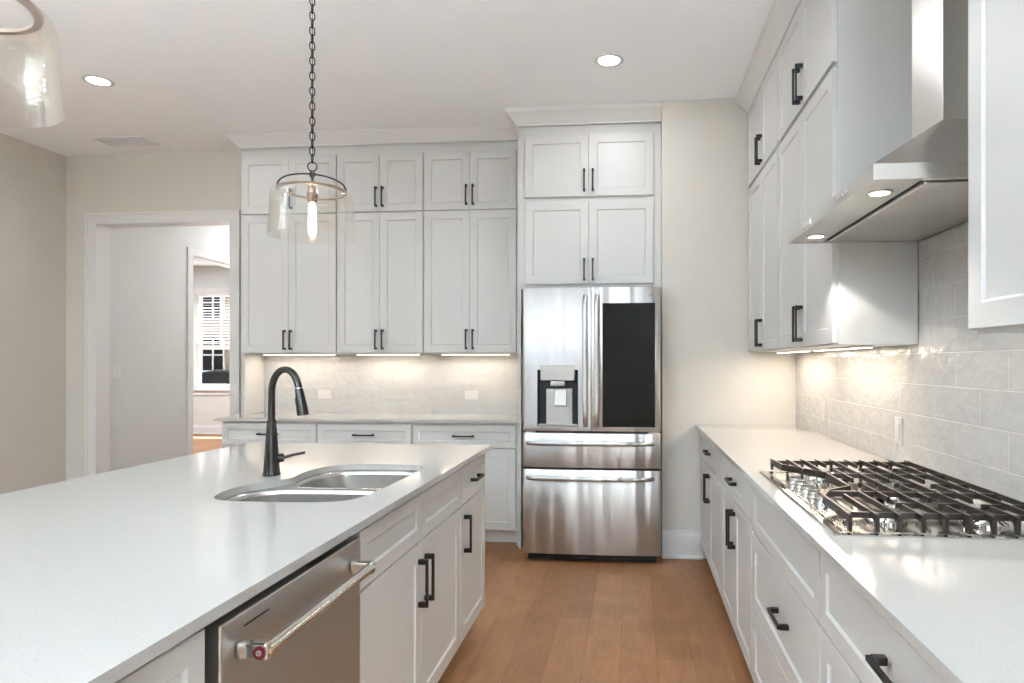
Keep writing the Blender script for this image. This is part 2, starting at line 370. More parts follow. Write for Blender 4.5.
# hall and far room
wall_with_hole('wall_hall_left', 'Y', 5.30, 11.6, -4.72, -4.60, 0, CEIL, [(6.43, 8.2, 0, 2.45)], M_hall)
struct('wall_hall_right', (-3.12, -3.0, 5.30, 9.5, 0, CEIL), M_hall)
wall_with_hole('wall_hall_end', 'X', -4.60, -3.0, 9.5, 9.62, 0, CEIL, [(-4.4, -3.3, 0.1, 2.5)], M_hall)  # unseen end opening, added to let light into the hall
WX0, WX1, WZ0, WZ1 = -8.04, -6.0, 0.85, 2.60
wall_with_hole('wall_far_room', 'X', -12, -4.72, 11.33, 11.47, 0, CEIL, [(WX0, WX1, WZ0, WZ1)], M_hall)
wall_with_hole('wall_far_room_left', 'Y', 5.3, 11.6, -12, -11.9, 0, CEIL, [(6.0, 11.0, 0.3, 2.8)], M_hall)
struct('wall_far_room_near', (-11.9, -4.98, 5.18, 5.30, 0, CEIL), M_hall)
# door casings (no door leaves: cased openings)
def casing_X(name, x0, x1, y, z, w_=0.078):
    b = nb(); t = 0.018
    for s in (0, 1):
        # two-step profile
        if s == 0: d = ((x0-w_, x0), (x1, x1+w_)); th = t*0.6
        else: d = ((x0-w_, x0-w_+0.022), (x1+w_-0.022, x1+w_)); th = t
        for a, c in d: box(b, a, c, y-th, y-0.0005, 0.001, z+(w_ if s == 1 else 0))
        if s == 0: box(b, x0-w_, x1+w_, y-th, y-0.0005, z, z+w_)
        else: box(b, x0-w_+0.022, x1+w_-0.022, y-th, y-0.0005, z+w_-0.022, z+w_)
    fin(name, b, M_trim, kind='structure', clean=False)
casing_X('door_1', DX0, DX1, 5.18, DZ)
b = nb(); e = 0.015
box(b, DX0, DX0+e, 5.172, 5.325, 0.001, DZ-e); box(b, DX1-e, DX1, 5.172, 5.325, 0.001, DZ-e); box(b, DX0, DX1, 5.172, 5.325, DZ-e, DZ)
fin('trim_1', b, M_trim, kind='structure', clean=False)
b = nb()
box(b, -4.615, -4.585, 6.355, 6.43, 0.001, 2.525); box(b, -4.615, -4.585, 6.43, 8.2, 2.45, 2.525); box(b, -4.615, -4.585, 8.2, 8.275, 0.001, 2.525)
box(b, -4.735, -4.60, 6.43, 6.445, 0.001, 2.45); box(b, -4.735, -4.60, 8.185, 8.2, 0.001, 2.45); box(b, -4.735, -4.60, 6.445, 8.185, 2.435, 2.45)
fin('door_2', b, M_trim, kind='structure', clean=False)
# baseboards
def base_prof(y, h=0.19):   # profile toward -Y
    return [(y, 0.001), (y-0.026, 0.001), (y-0.026, 0.014), (y-0.016, 0.026), (y-0.015, h-0.035), (y-0.010, h-0.022), (y-0.008, h-0.006), (y-0.004, h), (y, h)]
b = nb(); prism(b, base_prof(4.4495), 'X', 0.2055, 0.478); fin('baseboard_fridge_side', b, M_trim, kind='structure')
b = nb(); prism(b, base_prof(5.1795, 0.14), 'X', -4.845, DX0-0.08); fin('baseboard_back', b, M_trim, kind='structure')
b = nb(); prism(b, base_prof(11.3295, 0.16), 'X', -11.8, -4.73); fin('baseboard_far_room', b, M_trim, kind='structure')
bx('baseboard_left', (-4.8595, -4.844, -4.59, 5.179, 0.001, 0.14), M_trim, bevel=0.003, kind='structure')

# ------------------------------------------------------------------ backsplash tile
b = nb(); box(b, 1.0885, 1.0995, -0.6, 4.449, 0.9085, 1.392); box(b, 1.0885, 1.0995, 1.60, 2.585, 1.392, CEIL-0.001); fin('trim_2', b, M_tileY, kind='structure', clean=False)
bx('trim_3', (-3.052, -0.803, 5.169, 5.1795, 0.9085, 1.392), M_tileX, kind='structure')

# ------------------------------------------------------------------ countertops
def loop_cr(pts, n=5):      # closed Catmull-Rom
    out = []; N_ = len(pts)
    for i in range(N_):
        p0, p1, p2, p3 = [Vector((*pts[(i+k-1) % N_], 0)) for k in range(4)]
        for k in range(n):
            t = k/n; q = 0.5*((2*p1)+(-p0+p2)*t+(2*p0-5*p1+4*p2-p3)*t*t+(-p0+3*p1-3*p2+p3)*t**3)
            out.append((q.x, q.y))
    return out
def slab(name, outer, holes, z0, z1, m, parent=None, bevel=0.002, **k):
    b = nb()
    def edges(loop, z):
        v = [b.verts.new((x, y, z)) for x, y in loop]
        return v, [b.edges.new((v[i], v[(i+1) % len(v)])) for i in range(len(v))]
    for z in (z0, z1):
        es = []
        for lp in [outer]+holes: es += edges(lp, z)[1]
        bmesh.ops.triangle_fill(b, use_beauty=True, use_dissolve=False, edges=es)
    for lp in [outer]+holes:
        lo, hi = [], []
        v0 = [b.verts.new((x, y, z0)) for x, y in lp]; v1 = [b.verts.new((x, y, z1)) for x, y in lp]
        for i in range(len(lp)): b.faces.new((v0[i], v0[(i+1) % len(lp)], v1[(i+1) % len(lp)], v1[i]))
    return fin(name, b, m, parent, bevel, **k)
CT, CB = 0.908, 0.886
HOLE = loop_cr([(-1.20, 1.853), (-1.275, 1.885), (-1.312, 1.98), (-1.31, 2.08), (-1.27, 2.14), (-1.235, 2.19), (-1.222, 2.25), (-1.235, 2.35), (-1.23, 2.46), (-1.185, 2.547), (-1.08, 2.574), (-0.95, 2.578), (-0.855, 2.557), (-0.817, 2.48), (-0.812, 2.35), (-0.817, 2.2), (-0.822, 2.05), (-0.834, 1.94), (-0.878, 1.876), (-1.0, 1.851)])
IX0, IX1, IY0, IY1 = -1.985, -0.705, -0.35, 3.228
slab('island_countertop', [(IX0, IY0), (IX1, IY0), (IX1, IY1), (IX0, IY1)], [HOLE], CB, CT, M_quartz, label='white speckled quartz slab with an oval sink cutout, on the kitchen island', cat='countertop')
RX0 = 0.43
slab('countertop', [(RX0, -0.6), (1.0875, -0.6), (1.0875, 4.4485), (RX0, 4.4485)], [], CB, CT, M_quartz, label='long white quartz countertop along the right wall under the gas cooktop', cat='countertop')
slab('countertop', [(-3.125, 4.60), (-0.804, 4.60), (-0.804, 5.168), (-3.125, 5.168)], [], CB, CT, M_quartz, label='white quartz countertop on the back wall beside the refrigerator', cat='countertop')

# ------------------------------------------------------------------ right base cabinets
PR = plane_right(0.48); DEP = 0.605
LZ, DT = 0.112, 0.872
def two_door(u0, u1, P, lab, drawer=True, pl=0.145, group=None, name='base_cabinet'):
    m_ = (u0+u1)/2; fr = []
    fr.append(('drawer', u0+0.004, u1-0.004, 0.702, DT, (m_, 0.788, pl, False)))
    for a, c, s in ((u0+0.004, m_, -1), (m_, u1-0.004, 1)):
        fr.append(('door', a, c, LZ, 0.698, (m_+s*0.028, 0.575, 0.165, True)))
    return cabinet(name, lab, P, u0, u1, 0.11, CB-0.001, DEP, fr, toe=True)
two_door(3.405, 4.44, PR, 'white base cabinet on the right wall farthest away, nearest the refrigerator')
two_door(2.555, 3.405, PR, 'white base cabinet on the right wall just beyond the cooktop drawers')
cabinet('drawer_cabinet', 'white drawer cabinet directly under the gas cooktop, with a plain panel on top', PR, 1.648, 2.555, 0.11, CB-0.001, DEP,
        [('panel', 1.652, 2.551, 0.680, DT), ('drawer', 1.652, 2.551, 0.385, 0.676, (2.03, 0.545, 0.15, False)), ('drawer', 1.652, 2.551, LZ, 0.381, (2.03, 0.26, 0.15, False))], toe=True)
cabinet('drawer_cabinet', 'white drawer cabinet at the lower right corner, nearest the camera on the right', PR, 0.74, 1.648, 0.11, CB-0.001, DEP,
        [('drawer', 0.744, 1.644, 0.680, DT, (1.16, 0.785, 0.15, False)), ('drawer', 0.744, 1.644, 0.385, 0.676, (1.16, 0.545, 0.15, False)), ('drawer', 0.744, 1.644, LZ, 0.381, (1.16, 0.26, 0.15, False))], toe=True)
two_door(-0.58, 0.74, PR, 'white base cabinet of the right run beside the camera position')
# ------------------------------------------------------------------ island cabinets
PI_ = plane_island(-0.75); IDEP = 0.90
def icab(name, label, u0, u1, fr): return cabinet(name, label, PI_, u0, u1, 0.11, CB-0.001, IDEP, fr, toe=True)
icab('base_cabinet', 'narrow white cabinet at the far end of the island, one drawer over one door', 2.735, 3.205,
     [('drawer', 2.739, 3.201, 0.705, 0.868, (2.97, 0.79, 0.14, False)), ('door', 2.739, 3.201, LZ, 0.701, (2.79, 0.575, 0.165, True))])
# sink base: open box so the basins hang inside
t = thing('sink_cabinet', 'wide white island cabinet under the sink, two blank panels over two doors', 'cabinet', (-1.2, 2.21, 0))
b = nb(); u0, u1 = 1.69, 2.734
box(b, -1.65, -0.75, u0, u0+0.018, 0.11, CB-0.001); box(b, -1.65, -0.75, u1-0.018, u1, 0.11, CB-0.001); box(b, -1.65, -0.75, u0+0.018, u1-0.018, 0.11, 0.13)
box(b, -1.65, -1.632, u0+0.018, u1-0.018, 0.13, CB-0.001); box(b, -0.768, -0.75, u0+0.018, u1-0.018, 0.13, CB-0.001); fin('body', b, M_cab, t, clean=False)
bx('toe_kick', (-1.63, -0.825, u0, u1, 0.001, 0.11), M_cab, t)
mu = (1.694+2.730)/2
for a, c, s in ((1.694, mu, -1), (mu, 2.730, 1)):
    shaker('panel', PI_, a+G, c-G, 0.705+G, 0.868-G, t, rail=0.045)
    d = shaker('door', PI_, a+G, c-G, LZ+G, 0.701-G, t); pull(PI_, mu+s*0.034, 0.565, 0.165, True, d)
icab('base_cabinet', 'white island cabinet at the near side of the dishwasher, in the bottom left', 0.15, 1.060,
     [('drawer', 0.154, 1.056, 0.705, 0.868, (0.6, 0.79, 0.15, False)), ('door', 0.154, 0.605, LZ, 0.701, (0.57, 0.575, 0.165, True)), ('door', 0.605, 1.056, LZ, 0.701, (0.64, 0.575, 0.165, True))])
t = thing('island_end_cabinet', 'plain white cabinet block closing the near end of the island', 'cabinet', (-1.2, -0.1, 0))
bx('body', (-1.65, -0.75, -0.32, 0.149, 0.11, CB-0.001), M_cab, t); bx('toe_kick', (-1.63, -0.825, -0.3, 0.149, 0.001, 0.11), M_cab, t)

# dishwasher
t = thing('dishwasher', 'stainless steel built-in dishwasher with a thick bar handle, set into the island', 'dishwasher', (-1.03, 1.38, 0))
bx('body', (-1.35, -0.765, 1.066, 1.686, 0.09, CB-0.002), M_dark, t)
bx('toe_kick', (-1.3, -0.82, 1.068, 1.684, 0.001, 0.09), M_dark, t)
b = nb(); box(b, -0.764, -0.724, 1.088, 1.683, 0.10, 0.858)
d = fin('door', b, M_steelv, t, 0.004)
bx('groove', (-0.7242, -0.7232, 1.157, 1.241, 0.829, 0.832), M_dark, d)
b = nb(); tube(b, [(-0.672, 1.138, 0.795), (-0.672, 1.625, 0.795)], 0.0135, 24)
h = fin('handle', b, M_chrome, d, 0.0, True)
for y in (1.128, 1.614):
    b = nb(); box(b, -0.723, -0.662, y, y+0.022, 0.779, 0.811); fin('bracket', b, M_chrome, h, 0.005, seg=3)
def disc(b, c, r, axis, d0, d1, seg=32):
    ring = [(r*math.cos(2*PI*k/seg), r*math.sin(2*PI*k/seg)) for k in range(seg)]
    prism(b, [(c[0]+p[0], c[1]+p[1]) for p in ring], axis, d0, d1)
b = nb(); disc(b, (-0.676, 0.795), 0.0125, 'Y', 1.1255, 1.1279); fin('medallion', b, M_red, h, label='red round medallion on the near handle end')
b = nb(); torus(b, (-0.676, 1.1252, 0.795), 0.0045, 0.0009, 'XZ'); disc(b, (-0.676, 0.795), 0.0018, 'Y', 1.1246, 1.1256); fin('emblem', b, M_silv, h, clean=False)

# ------------------------------------------------------------------ back base cabinets
PB = plane_back(4.645); BC = []
BX = [(-3.075, -2.325), (-2.325, -1.600), (-1.600, -0.826)]
BL = ['leftmost white base cabinet on the back wall, behind the faucet', 'middle white base cabinet on the back wall between its two neighbours', 'white base cabinet on the back wall right next to the refrigerator panel']
for i, (a, c) in enumerate(BX):
    m_ = (a+c)/2
    fr = [('drawer', a+0.004, c-0.004, 0.705, 0.868, (m_, 0.79, 0.158, False))]
    fr += [('door', a+0.004, m_, LZ, 0.70, (m_-0.034, 0.575, 0.165, True)), ('door', m_, c-0.004, LZ, 0.70, (m_+0.034, 0.575, 0.165, True))] if i < 2 else \
          [('door', a+0.004, c-0.004, LZ, 0.70, (a+0.06, 0.575, 0.165, True))]
    BC.append(cabinet('base_cabinet', BL[i], PB, a, c, 0.11, CB-0.001, 0.52, fr, toe=True))

# ------------------------------------------------------------------ back upper cabinets
PU = plane_back(4.89); UC = []
UX = [(-3.074, -2.288), (-2.288, -1.594), (-1.594, -0.866)]
UL = ['tall white wall cabinet at the left end, partly behind the glass pendant', 'tall white wall cabinet in the middle of the back wall group', 'tall white wall cabinet on the back wall right beside the refrigerator surround']
for i, (a, c) in enumerate(UX):
    m_ = (a+c)/2; fr = []
    for p, q, s in ((a+0.004, m_, -1), (m_, c-0.004, 1)):
        fr.append(('door', p, q, 2.492, 2.940, (m_+s*0.026, 2.603, 0.155, True)))
        fr.append(('door', p, q, 1.398, 2.484, (m_+s*0.026, 1.50, 0.155, True)))
    UC.append(cabinet('wall_cabinet', UL[i], PU, a, c, 1.393, 3.02, 0.285, fr, group=None))
bx('end_panel', (-3.074, -3.054, 4.892, 5.168, 0.9095, 1.392), M_cab, UC[0], bevel=0.001)
bx('filler_panel', (-0.8655, -0.8035, 4.875, 5.17, 1.393, 3.02), M_cab, UC[2], bevel=0.001)
bx('filler_panel', (-0.8255, -0.8035, 4.64, 5.17, 0.001, CB-0.001), M_cab, BC[2])

# refrigerator surround
PF = plane_back(4.57); m_ = -0.300
fr = []
for p, q, s in ((-0.753, m_, -1), (m_, 0.153, 1)):
    fr.append(('door', p, q, 2.490, 2.925, (m_+s*0.030, 2.60, 0.155, True)))
    fr.append(('door', p, q, 1.875, 2.455, (m_+s*0.030, 1.975, 0.155, True)))
rc = cabinet('refrigerator_cabinet', 'white four-door cabinet built in above the refrigerator', PF, -0.802, 0.204, 1.841, 3.0, 0.605, fr)

bx('side_panel', (-0.802, -0.782, 4.57, 5.179, 0.001, 1.8405), M_cab, rc, 0.001)
# crown moulding
def crown_prof(f, s, z0):   # f = face coordinate, s = outward sign
    return [(f, z0), (f+s*0.008, z0), (f+s*0.010, z0+0.010), (f+s*0.028, z0+0.030), (f+s*0.060, z0+0.062), (f+s*0.078, z0+0.078), (f+s*0.082, CEIL-0.001), (f, CEIL-0.001)]
b = nb()
Z0 = 3.012
pts = crown_prof(4.872, -1, Z0)
# mitred left return
x_end = -3.076
lo = [b.verts.new((x_end-(4.872-p[0]), p[0], p[1])) for p in pts]; hi = [b.verts.new((-0.80, p[0], p[1])) for p in pts]; n = len(pts)
b.faces.new(hi)
for i in range(n): b.faces.new((lo[i], hi[i], hi[(i+1) % n], lo[(i+1) % n]))
bk = [b.verts.new((x_end-(4.872-p[0]), 5.1795, p[1])) for p in pts]
for i in range(n): b.faces.new((lo[i], bk[i], bk[(i+1) % n], lo[(i+1) % n]))
b.faces.new(bk)
fin('trim_4', b, M_trim, kind='structure')
b = nb(); pts = crown_prof(4.552, -1, 2.995); x_end = -0.803
lo = [b.verts.new((x_end-(4.552-p[0]), p[0], p[1])) for p in pts]; hi = [b.verts.new((0.204, p[0], p[1])) for p in pts]
b.faces.new(hi)
for i in range(n): b.faces.new((lo[i], hi[i], hi[(i+1) % n], lo[(i+1) % n]))
bk = [b.verts.new((x_end-(4.552-p[0]), 4.95, p[1])) for p in pts]
for i in range(n): b.faces.new((lo[i], bk[i], bk[(i+1) % n], lo[(i+1) % n]))
b.faces.new(bk)
fin('trim_5', b, M_trim, kind='structure')
b = nb(); pts = crown_prof(0.777, -1, 2.9865)
prism(b, pts, 'Y', 2.60, 4.4495); fin('trim_6', b, M_trim, kind='structure')
b = nb(); prism(b, pts, 'Y', 0.2, 1.60); fin('trim_7', b, M_trim, kind='structure')

# ------------------------------------------------------------------ right upper cabinets
PW = plane_right(0.795)
def upper_right(a, c, lab):
    m_ = (a+c)/2; fr = []
    for p, q, s in ((a+0.010, m_, -1), (m_, c-0.006, 1)):
        fr.append(('door', p, q, 2.492, 2.985, (m_+s*0.026, 2.602, 0.165, True)))
        fr.append(('door', p, q, 1.400, 2.470, (m_+s*0.026, 1.502, 0.165, True)))
    return cabinet('wall_cabinet', lab, PW, a, c, 1.393, 3.0, 0.29, fr)
upper_right(3.545, 4.44, 'tall white wall cabinet on the right wall, in the corner nearest the refrigerator')
t = upper_right(2.595, 3.545, 'tall white wall cabinet on the right wall with its side against the hood')
shaker_side = nb(); box(shaker_side, 0.797, 1.0875, 2.590, 2.5945, 1.393, 3.0); fin('side_panel', shaker_side, M_cab, t, 0.001)
upper_right(0.60, 1.590, 'tall white wall cabinet at the top right edge, near side of the hood')

# ------------------------------------------------------------------ under cabinet lights
def ucl(x0, x1, y0, y1, lab, along, watt):
    t = thing('under_cabinet_light', lab, 'light', ((x0+x1)/2, (y0+y1)/2, 1.382), 'slim light bars under the wall cabinets')
    bx('housing', (x0, x1, y0, y1, 1.3855, 1.3922), M_plate, t)
    bx('diffuser', (x0+0.004, x1-0.004, y0+0.004, y1-0.004, 1.382, 1.3852), M_strip, t)
    lamp('under_cabinet_lamp', 'AREA', ((x0+x1)/2, (y0+y1)/2, 1.3805), (0, 0, 0), watt, (1.0, 0.83, 0.66), abs(x1-x0), abs(y1-y0), parent=t)
for (a, c), s in zip(UX, ('under the leftmost wall cabinet behind the faucet', 'under the middle back wall cabinet', 'under the wall cabinet beside the refrigerator')):
    ucl(a+0.10, c-0.08, 5.00, 5.035, 'slim lit white light bar '+s, 'X', 1.5)
ucl(0.93, 0.965, 3.62, 4.30, 'slim lit white light bar under the corner wall cabinet on the right', 'Y', 2.7)
ucl(0.93, 0.965, 2.70, 3.45, 'slim lit white light bar under the right wall cabinet next to the hood', 'Y', 2.7)

# ------------------------------------------------------------------ outlets and switches
def outlet(P, uc, vc, w_, h_, lab, kind='outlet', gangs=1, group=None):
    pm = M_plate if kind == 'outlet' else M_trim
    a = P(uc, vc, 0); t = thing(kind, lab, 'outlet' if kind == 'outlet' else 'light switch', a, group)
    b = nb(); pbox(b, P, uc-w_/2, uc+w_/2, vc-h_/2, vc+h_/2, 0.0004, 0.005); fin('cover_plate', b, pm, t, 0.0015)
    for g in range(gangs):
        gc = uc+(g-(gangs-1)/2)*0.046
        b = nb()
        if kind == 'outlet':
            iw, ih = (w_*0.5, h_*0.58)
            pbox(b, P, gc-iw/2, gc+iw/2, vc-ih/2, vc+ih/2, 0.0052, 0.0068); o = fin('receptacle', b, M_plate, t, 0.001)
            b = nb()
            for s in (-1, 1):
                if h_ > w_:
                    for q in (-1, 1): pbox(b, P, gc+q*0.006-0.001, gc+q*0.006+0.001, vc+s*ih*0.25-0.004, vc+s*ih*0.25+0.004, 0.0069, 0.0072)
                else:
                    for q in (-1, 1): pbox(b, P, gc+s*iw*0.25-0.004, gc+s*iw*0.25+0.004, vc+q*0.006-0.001, vc+q*0.006+0.001, 0.0069, 0.0072)
            fin('slots', b, M_vent, o, clean=False)
        else:
            pbox(b, P, gc-0.016, gc+0.016, vc-0.033, vc+0.033, 0.0052, 0.0080); fin('rocker', b, pm, t, 0.0015)
PT = plane_right(1.0885); PTB = plane_back(5.169)
outlet(PT, 2.765, 1.045, 0.072, 0.112, 'white upright outlet on the tiled right wall, nearer the cooktop')
outlet(PT, 3.80, 1.045, 0.072, 0.112, 'white upright outlet on the tiled right wall, near the far corner')
outlet(PTB, -2.53, 1.06, 0.112, 0.072, 'white sideways outlet on the back tile just right of the faucet spout')
outlet(PTB, -1.29, 1.06, 0.112, 0.072, 'white sideways outlet on the back tile nearer the refrigerator')
PH = lambda u, v, n: (-4.60+n, u, v)
outlet(PH, 5.41, 1.24, 0.125, 0.115, 'white double light switch on the hallway wall inside the doorway', 'light_switch', 2)

# ------------------------------------------------------------------ sink
t = thing('kitchen_sink', 'stainless steel double bowl undermount sink set into the island top', 'sink', (-1.07, 2.2, 0.66))
near = loop_cr([(-1.20, 1.862), (-1.27, 1.895), (-1.302, 1.985), (-1.295, 2.075), (-1.25, 2.135), (-1.18, 2.16), (-1.03, 2.168), (-0.90, 2.165), (-0.85, 2.135), (-0.833, 2.05), (-0.845, 1.945), (-0.885, 1.888), (-1.0, 1.862)])
far = loop_cr([(-1.205, 2.245), (-1.225, 2.345), (-1.22, 2.455), (-1.175, 2.538), (-1.08, 2.564), (-0.95, 2.568), (-0.86, 2.546), (-0.827, 2.475), (-0.822, 2.35), (-0.83, 2.245), (-0.87, 2.20), (-1.0, 2.190), (-1.15, 2.195)])
rim_out = loop_cr([(-1.20, 1.835), (-1.315, 1.87), (-1.355, 1.98), (-1.35, 2.09), (-1.30, 2.16), (-1.262, 2.20), (-1.25, 2.26), (-1.255, 2.35), (-1.25, 2.47), (-1.2, 2.565), (-1.08, 2.594), (-0.95, 2.598), (-0.845, 2.575), (-0.797, 2.49), (-0.792, 2.35), (-0.797, 2.2), (-0.802, 2.05), (-0.814, 1.93), (-0.862, 1.858), (-1.0, 1.831)])
slab('rim', rim_out, [near, far], 0.8815, 0.8855, M_sink, t, 0.0)
for lp, dep in ((near, 0.665), (far, 0.685)):
    cx_ = sum(p[0] for p in lp)/len(lp); cy_ = sum(p[1] for p in lp)/len(lp)
    b = nb(); rings = []
    for s, z in ((1, 0.8825), (0.995, 0.865), (0.975, 0.80), (0.955, 0.735), (0.93, dep+0.028), (0.88, dep+0.010), (0.80, dep+0.003), (0.5, dep), (0.12, dep-0.003)):
        rings.append([b.verts.new((cx_+(x-cx_)*s, cy_+(y-cy_)*s, z)) for x, y in lp])
    for A, B_ in zip(rings, rings[1:]):
        for k in range(len(A)): b.faces.new((A[k], A[(k+1) % len(A)], B_[(k+1) % len(A)], B_[k]))
    b.faces.new(rings[-1])
    bs = fin('basin', b, M_sink, t, 0, True, ang=60)
    md = bs.modifiers.new('solid', 'SOLIDIFY'); md.thickness = 0.0015; md.offset = 1
    b = nb(); lathe(b, [(0.0, dep+0.002), (0.03, dep+0.002), (0.036, dep+0.006), (0.045, dep+0.007), (0.047, dep+0.002), (0.047, dep+0.0005)], cx_, cy_, 28, False); fin('drain', b, M_chrome, bs, 0, True)

# ------------------------------------------------------------------ faucet
FX, FY = -1.325, 2.29
t = thing('kitchen_faucet', 'black gooseneck pull-down faucet standing behind the island sink', 'faucet', (FX, FY, CT))
b = nb(); lathe(b, [(0.0, CT+0.0005), (0.031, CT+0.0005), (0.031, CT+0.006), (0.029, CT+0.012), (0.0255, CT+0.06), (0.0215, CT+0.12), (0.018, CT+0.17), (0.0155, CT+0.205), (0.0, CT+0.206)], FX, FY, 36, False)
fin('body', b, M_bronze, t, 0, True)
ad = math.radians(-27); dx, dy = math.cos(ad), math.sin(ad); R = 0.082
pts = [(0, CT+0.20), (0, CT+0.25), (0, CT+0.305)]
for k in range(1, 17):
    a = PI-(PI*0.93)*k/16; pts.append((R+R*math.cos(a), CT+0.305+R*1.05*math.sin(a)))
lx, lz = pts[-1]; path = [(FX+dx*p, FY+dy*p, z) for p, z in pts]
b = nb(); tube(b, path, 0.0125, 20); fin('spout', b, M_bronze, t, 0, True, ang=50)
# spray head
tip = [(lx, lz), (lx+0.004, lz-0.012), (lx+0.010, lz-0.035), (lx+0.022, lz-0.085), (lx+0.024, lz-0.095)]
b = nb(); tube(b, [(FX+dx*p, FY+dy*p, z) for p, z in tip], [0.0135, 0.0145, 0.0165, 0.0205, 0.0195], 20); h = fin('spray_head', b, M_bronze, t, 0, True, ang=50)
b = nb(); tube(b, [(FX+dx*p, FY+dy*p, z) for p, z in ((lx-0.0002, lz+0.001), (lx+0.0004, lz-0.002))], 0.0142, 20); fin('joint_ring', b, M_chrome, h, 0, True)
b = nb(); q = (lx-0.010, lz-0.04); tube(b, [(FX+dx*(q[0]+k[0]), FY+dy*(q[0]+k[0]), q[1]+k[1]) for k in ((0.003, 0.018), (-0.002, 0.0), (0.004, -0.028))], [0.005, 0.007, 0.006], 10); fin('button', b, M_black, h, 0, True)
al = math.radians(30); ex, ey = math.cos(al), math.sin(al)
b = nb(); z = CT+0.062; tube(b, [(FX+ex*k, FY+ey*k, z) for k in (0.015, 0.040, 0.044)], [0.017, 0.0165, 0.010], 20)
h = fin('valve', b, M_bronze, t, 0, True)
b = nb(); tube(b, [(FX+ex*k, FY+ey*k, z+dz) for k, dz in ((0.044, 0.001), (0.07, 0.008), (0.115, 0.015))], [0.0062, 0.0055, 0.0048], 12); fin('lever', b, M_bronze, h, 0, True)

# ------------------------------------------------------------------ refrigerator
FXa, FXb, FYf = -0.722, 0.190, 4.25
t = thing('refrigerator', 'stainless steel french door refrigerator with ice dispenser and black glass panel', 'refrigerator', (-0.2625, 4.6, 0))
bx('body', (-0.718, 0.184, 4.328, 5.02, 0.045, 1.800), M_case, t, 0.004)
bx('grille', (-0.69, 0.165, 4.31, 4.40, 0.012, 0.060), M_dark, t)
b = nb()
for x in (-0.64, 0.115): box(b, x-0.02, x+0.02, 4.45, 4.49, 0.0005, 0.0455); box(b, x-0.02, x+0.02, 4.9, 4.94, 0.0005, 0.0455)
fin('feet', b, M_black, t, clean=False)
def bowed(name, x0, x1, z0, z1, y, bow, m, hole=None, th=0.072, gx0=None, gx1=None, edge=0.014):
    b = nb(); gx0 = x0 if gx0 is None else gx0; gx1 = x1 if gx1 is None else gx1
    xs = {x0, x1, x0+0.004, x0+0.012, x0+0.022, x1-0.004, x1-0.012, x1-0.022}; zs = {z0, z1, z0+0.004, z1-0.004}
    for k in range(1, 20): xs.add(x0+(x1-x0)*k/20)
    if hole: 
        xs = {x for x in xs if min(abs(x-hole[0]), abs(x-hole[1])) > 0.006} | {hole[0], hole[1]}; zs |= {hole[2], hole[3]}
    xs = sorted(xs); zs = sorted(zs)
    def yy(x, z):
        s = (x-gx0)/(gx1-gx0)*2-1; v = y+bow*(s*s)
        for e_, wd in ((x-x0, 0.022), (x1-x, 0.022)):
            if e_ < wd and ((x < (x0+x1)/2 and gx0 == x0) or (x > (x0+x1)/2 and gx1 == x1)): v += edge*(1-math.sqrt(max(0, 1-(1-e_/wd)**2)))
        if z-z0 < 0.003 or z1-z < 0.003: v += 0.002
        return v
    V = {(i, j): b.verts.new((x, yy(x, zz), zz)) for i, x in enumerate(xs) for j, zz in enumerate(zs)}
    fs = []
    for i in range(len(xs)-1):
        for j in range(len(zs)-1):
            xm, zm = (xs[i]+xs[i+1])/2, (zs[j]+zs[j+1])/2
            if hole and hole[0] < xm < hole[1] and hole[2] < zm < hole[3]: continue
            fs.append(b.faces.new((V[i, j], V[i+1, j], V[i+1, j+1], V[i, j+1])))
    for v in [v for v in b.verts if not v.link_faces]: b.verts.remove(v)
    r = bmesh.ops.extrude_face_region(b, geom=fs)
    for v in [g for g in r['geom'] if isinstance(g, bmesh.types.BMVert)]: v.co.y = y+th
    return fin(name, b, m, t, 0, True, ang=30)
HO = (-0.621, -0.350, 0.903, 1.276)
ld = bowed('left_door', FXa, -0.2665, 0.872, 1.815, FYf, 0.016, M_steel, HO, gx1=FXb)
rd = bowed('right_door', -0.2615, FXb, 0.872, 1.815, FYf, 0.016, M_steel, gx0=FXa)
d1 = bowed('drawer', FXa, FXb, 0.632, 0.858, FYf, 0.016, M_steel)
d2 = bowed('drawer', FXa, FXb, 0.062, 0.618, FYf, 0.016, M_steel)
# hinge covers
b = nb(); box(b, -0.70, -0.64, 4.27, 4.32, 0.8592, 0.8712); box(b, 0.11, 0.175, 4.27, 4.32, 0.8592, 0.8712); fin('hinges', b, M_plas, t, 0.001, clean=False)
# dispenser recess
b = nb(); x0, x1, z0, z1 = HO; yb = 4.318
box(b, x0, x0+0.004, 4.262, yb, z0, z1); box(b, x1-0.004, x1, 4.262, yb, z0, z1); box(b, x0, x1, yb-0.004, yb, z0, z1); box(b, x0, x1, 4.262, yb, z1-0.004, z1); box(b, x0, x1, 4.262, yb, z0, z0+0.004)
dp = fin('dispenser', b, M_dark, ld, clean=False)
bx('control_panel', (-0.598, -0.374, 4.245, 4.312, 1.205, 1.305), M_silv, dp, 0.004)
bx('back_plate', (-0.567, -0.392, 4.300, 4.3135, 0.910, 1.150), M_silv, dp, 0.003)
b = nb(); box(b, -0.535, -0.440, 4.262, 4.30, 1.168, 1.2045); fin('nozzle', b, M_silv, dp, 0.008, seg=3)
b = nb(); prism(b, [(4.294, 1.145), (4.300, 1.145), (4.300, 1.035), (4.274, 1.035), (4.274, 1.042)], 'X', -0.510, -0.430); fin('paddle', b, M_silv, dp, 0.003)
bx('drip_tray', (-0.616, -0.355, 4.256, 4.312, 0.9075, 0.915), M_silv, dp, 0.002)
# door glass panel
b = nb(); box(b, -0.190, 0.152, 4.2475, 4.262, 0.902, 1.712); fin('glass_panel', b, M_glassblk, rd, 0.002)
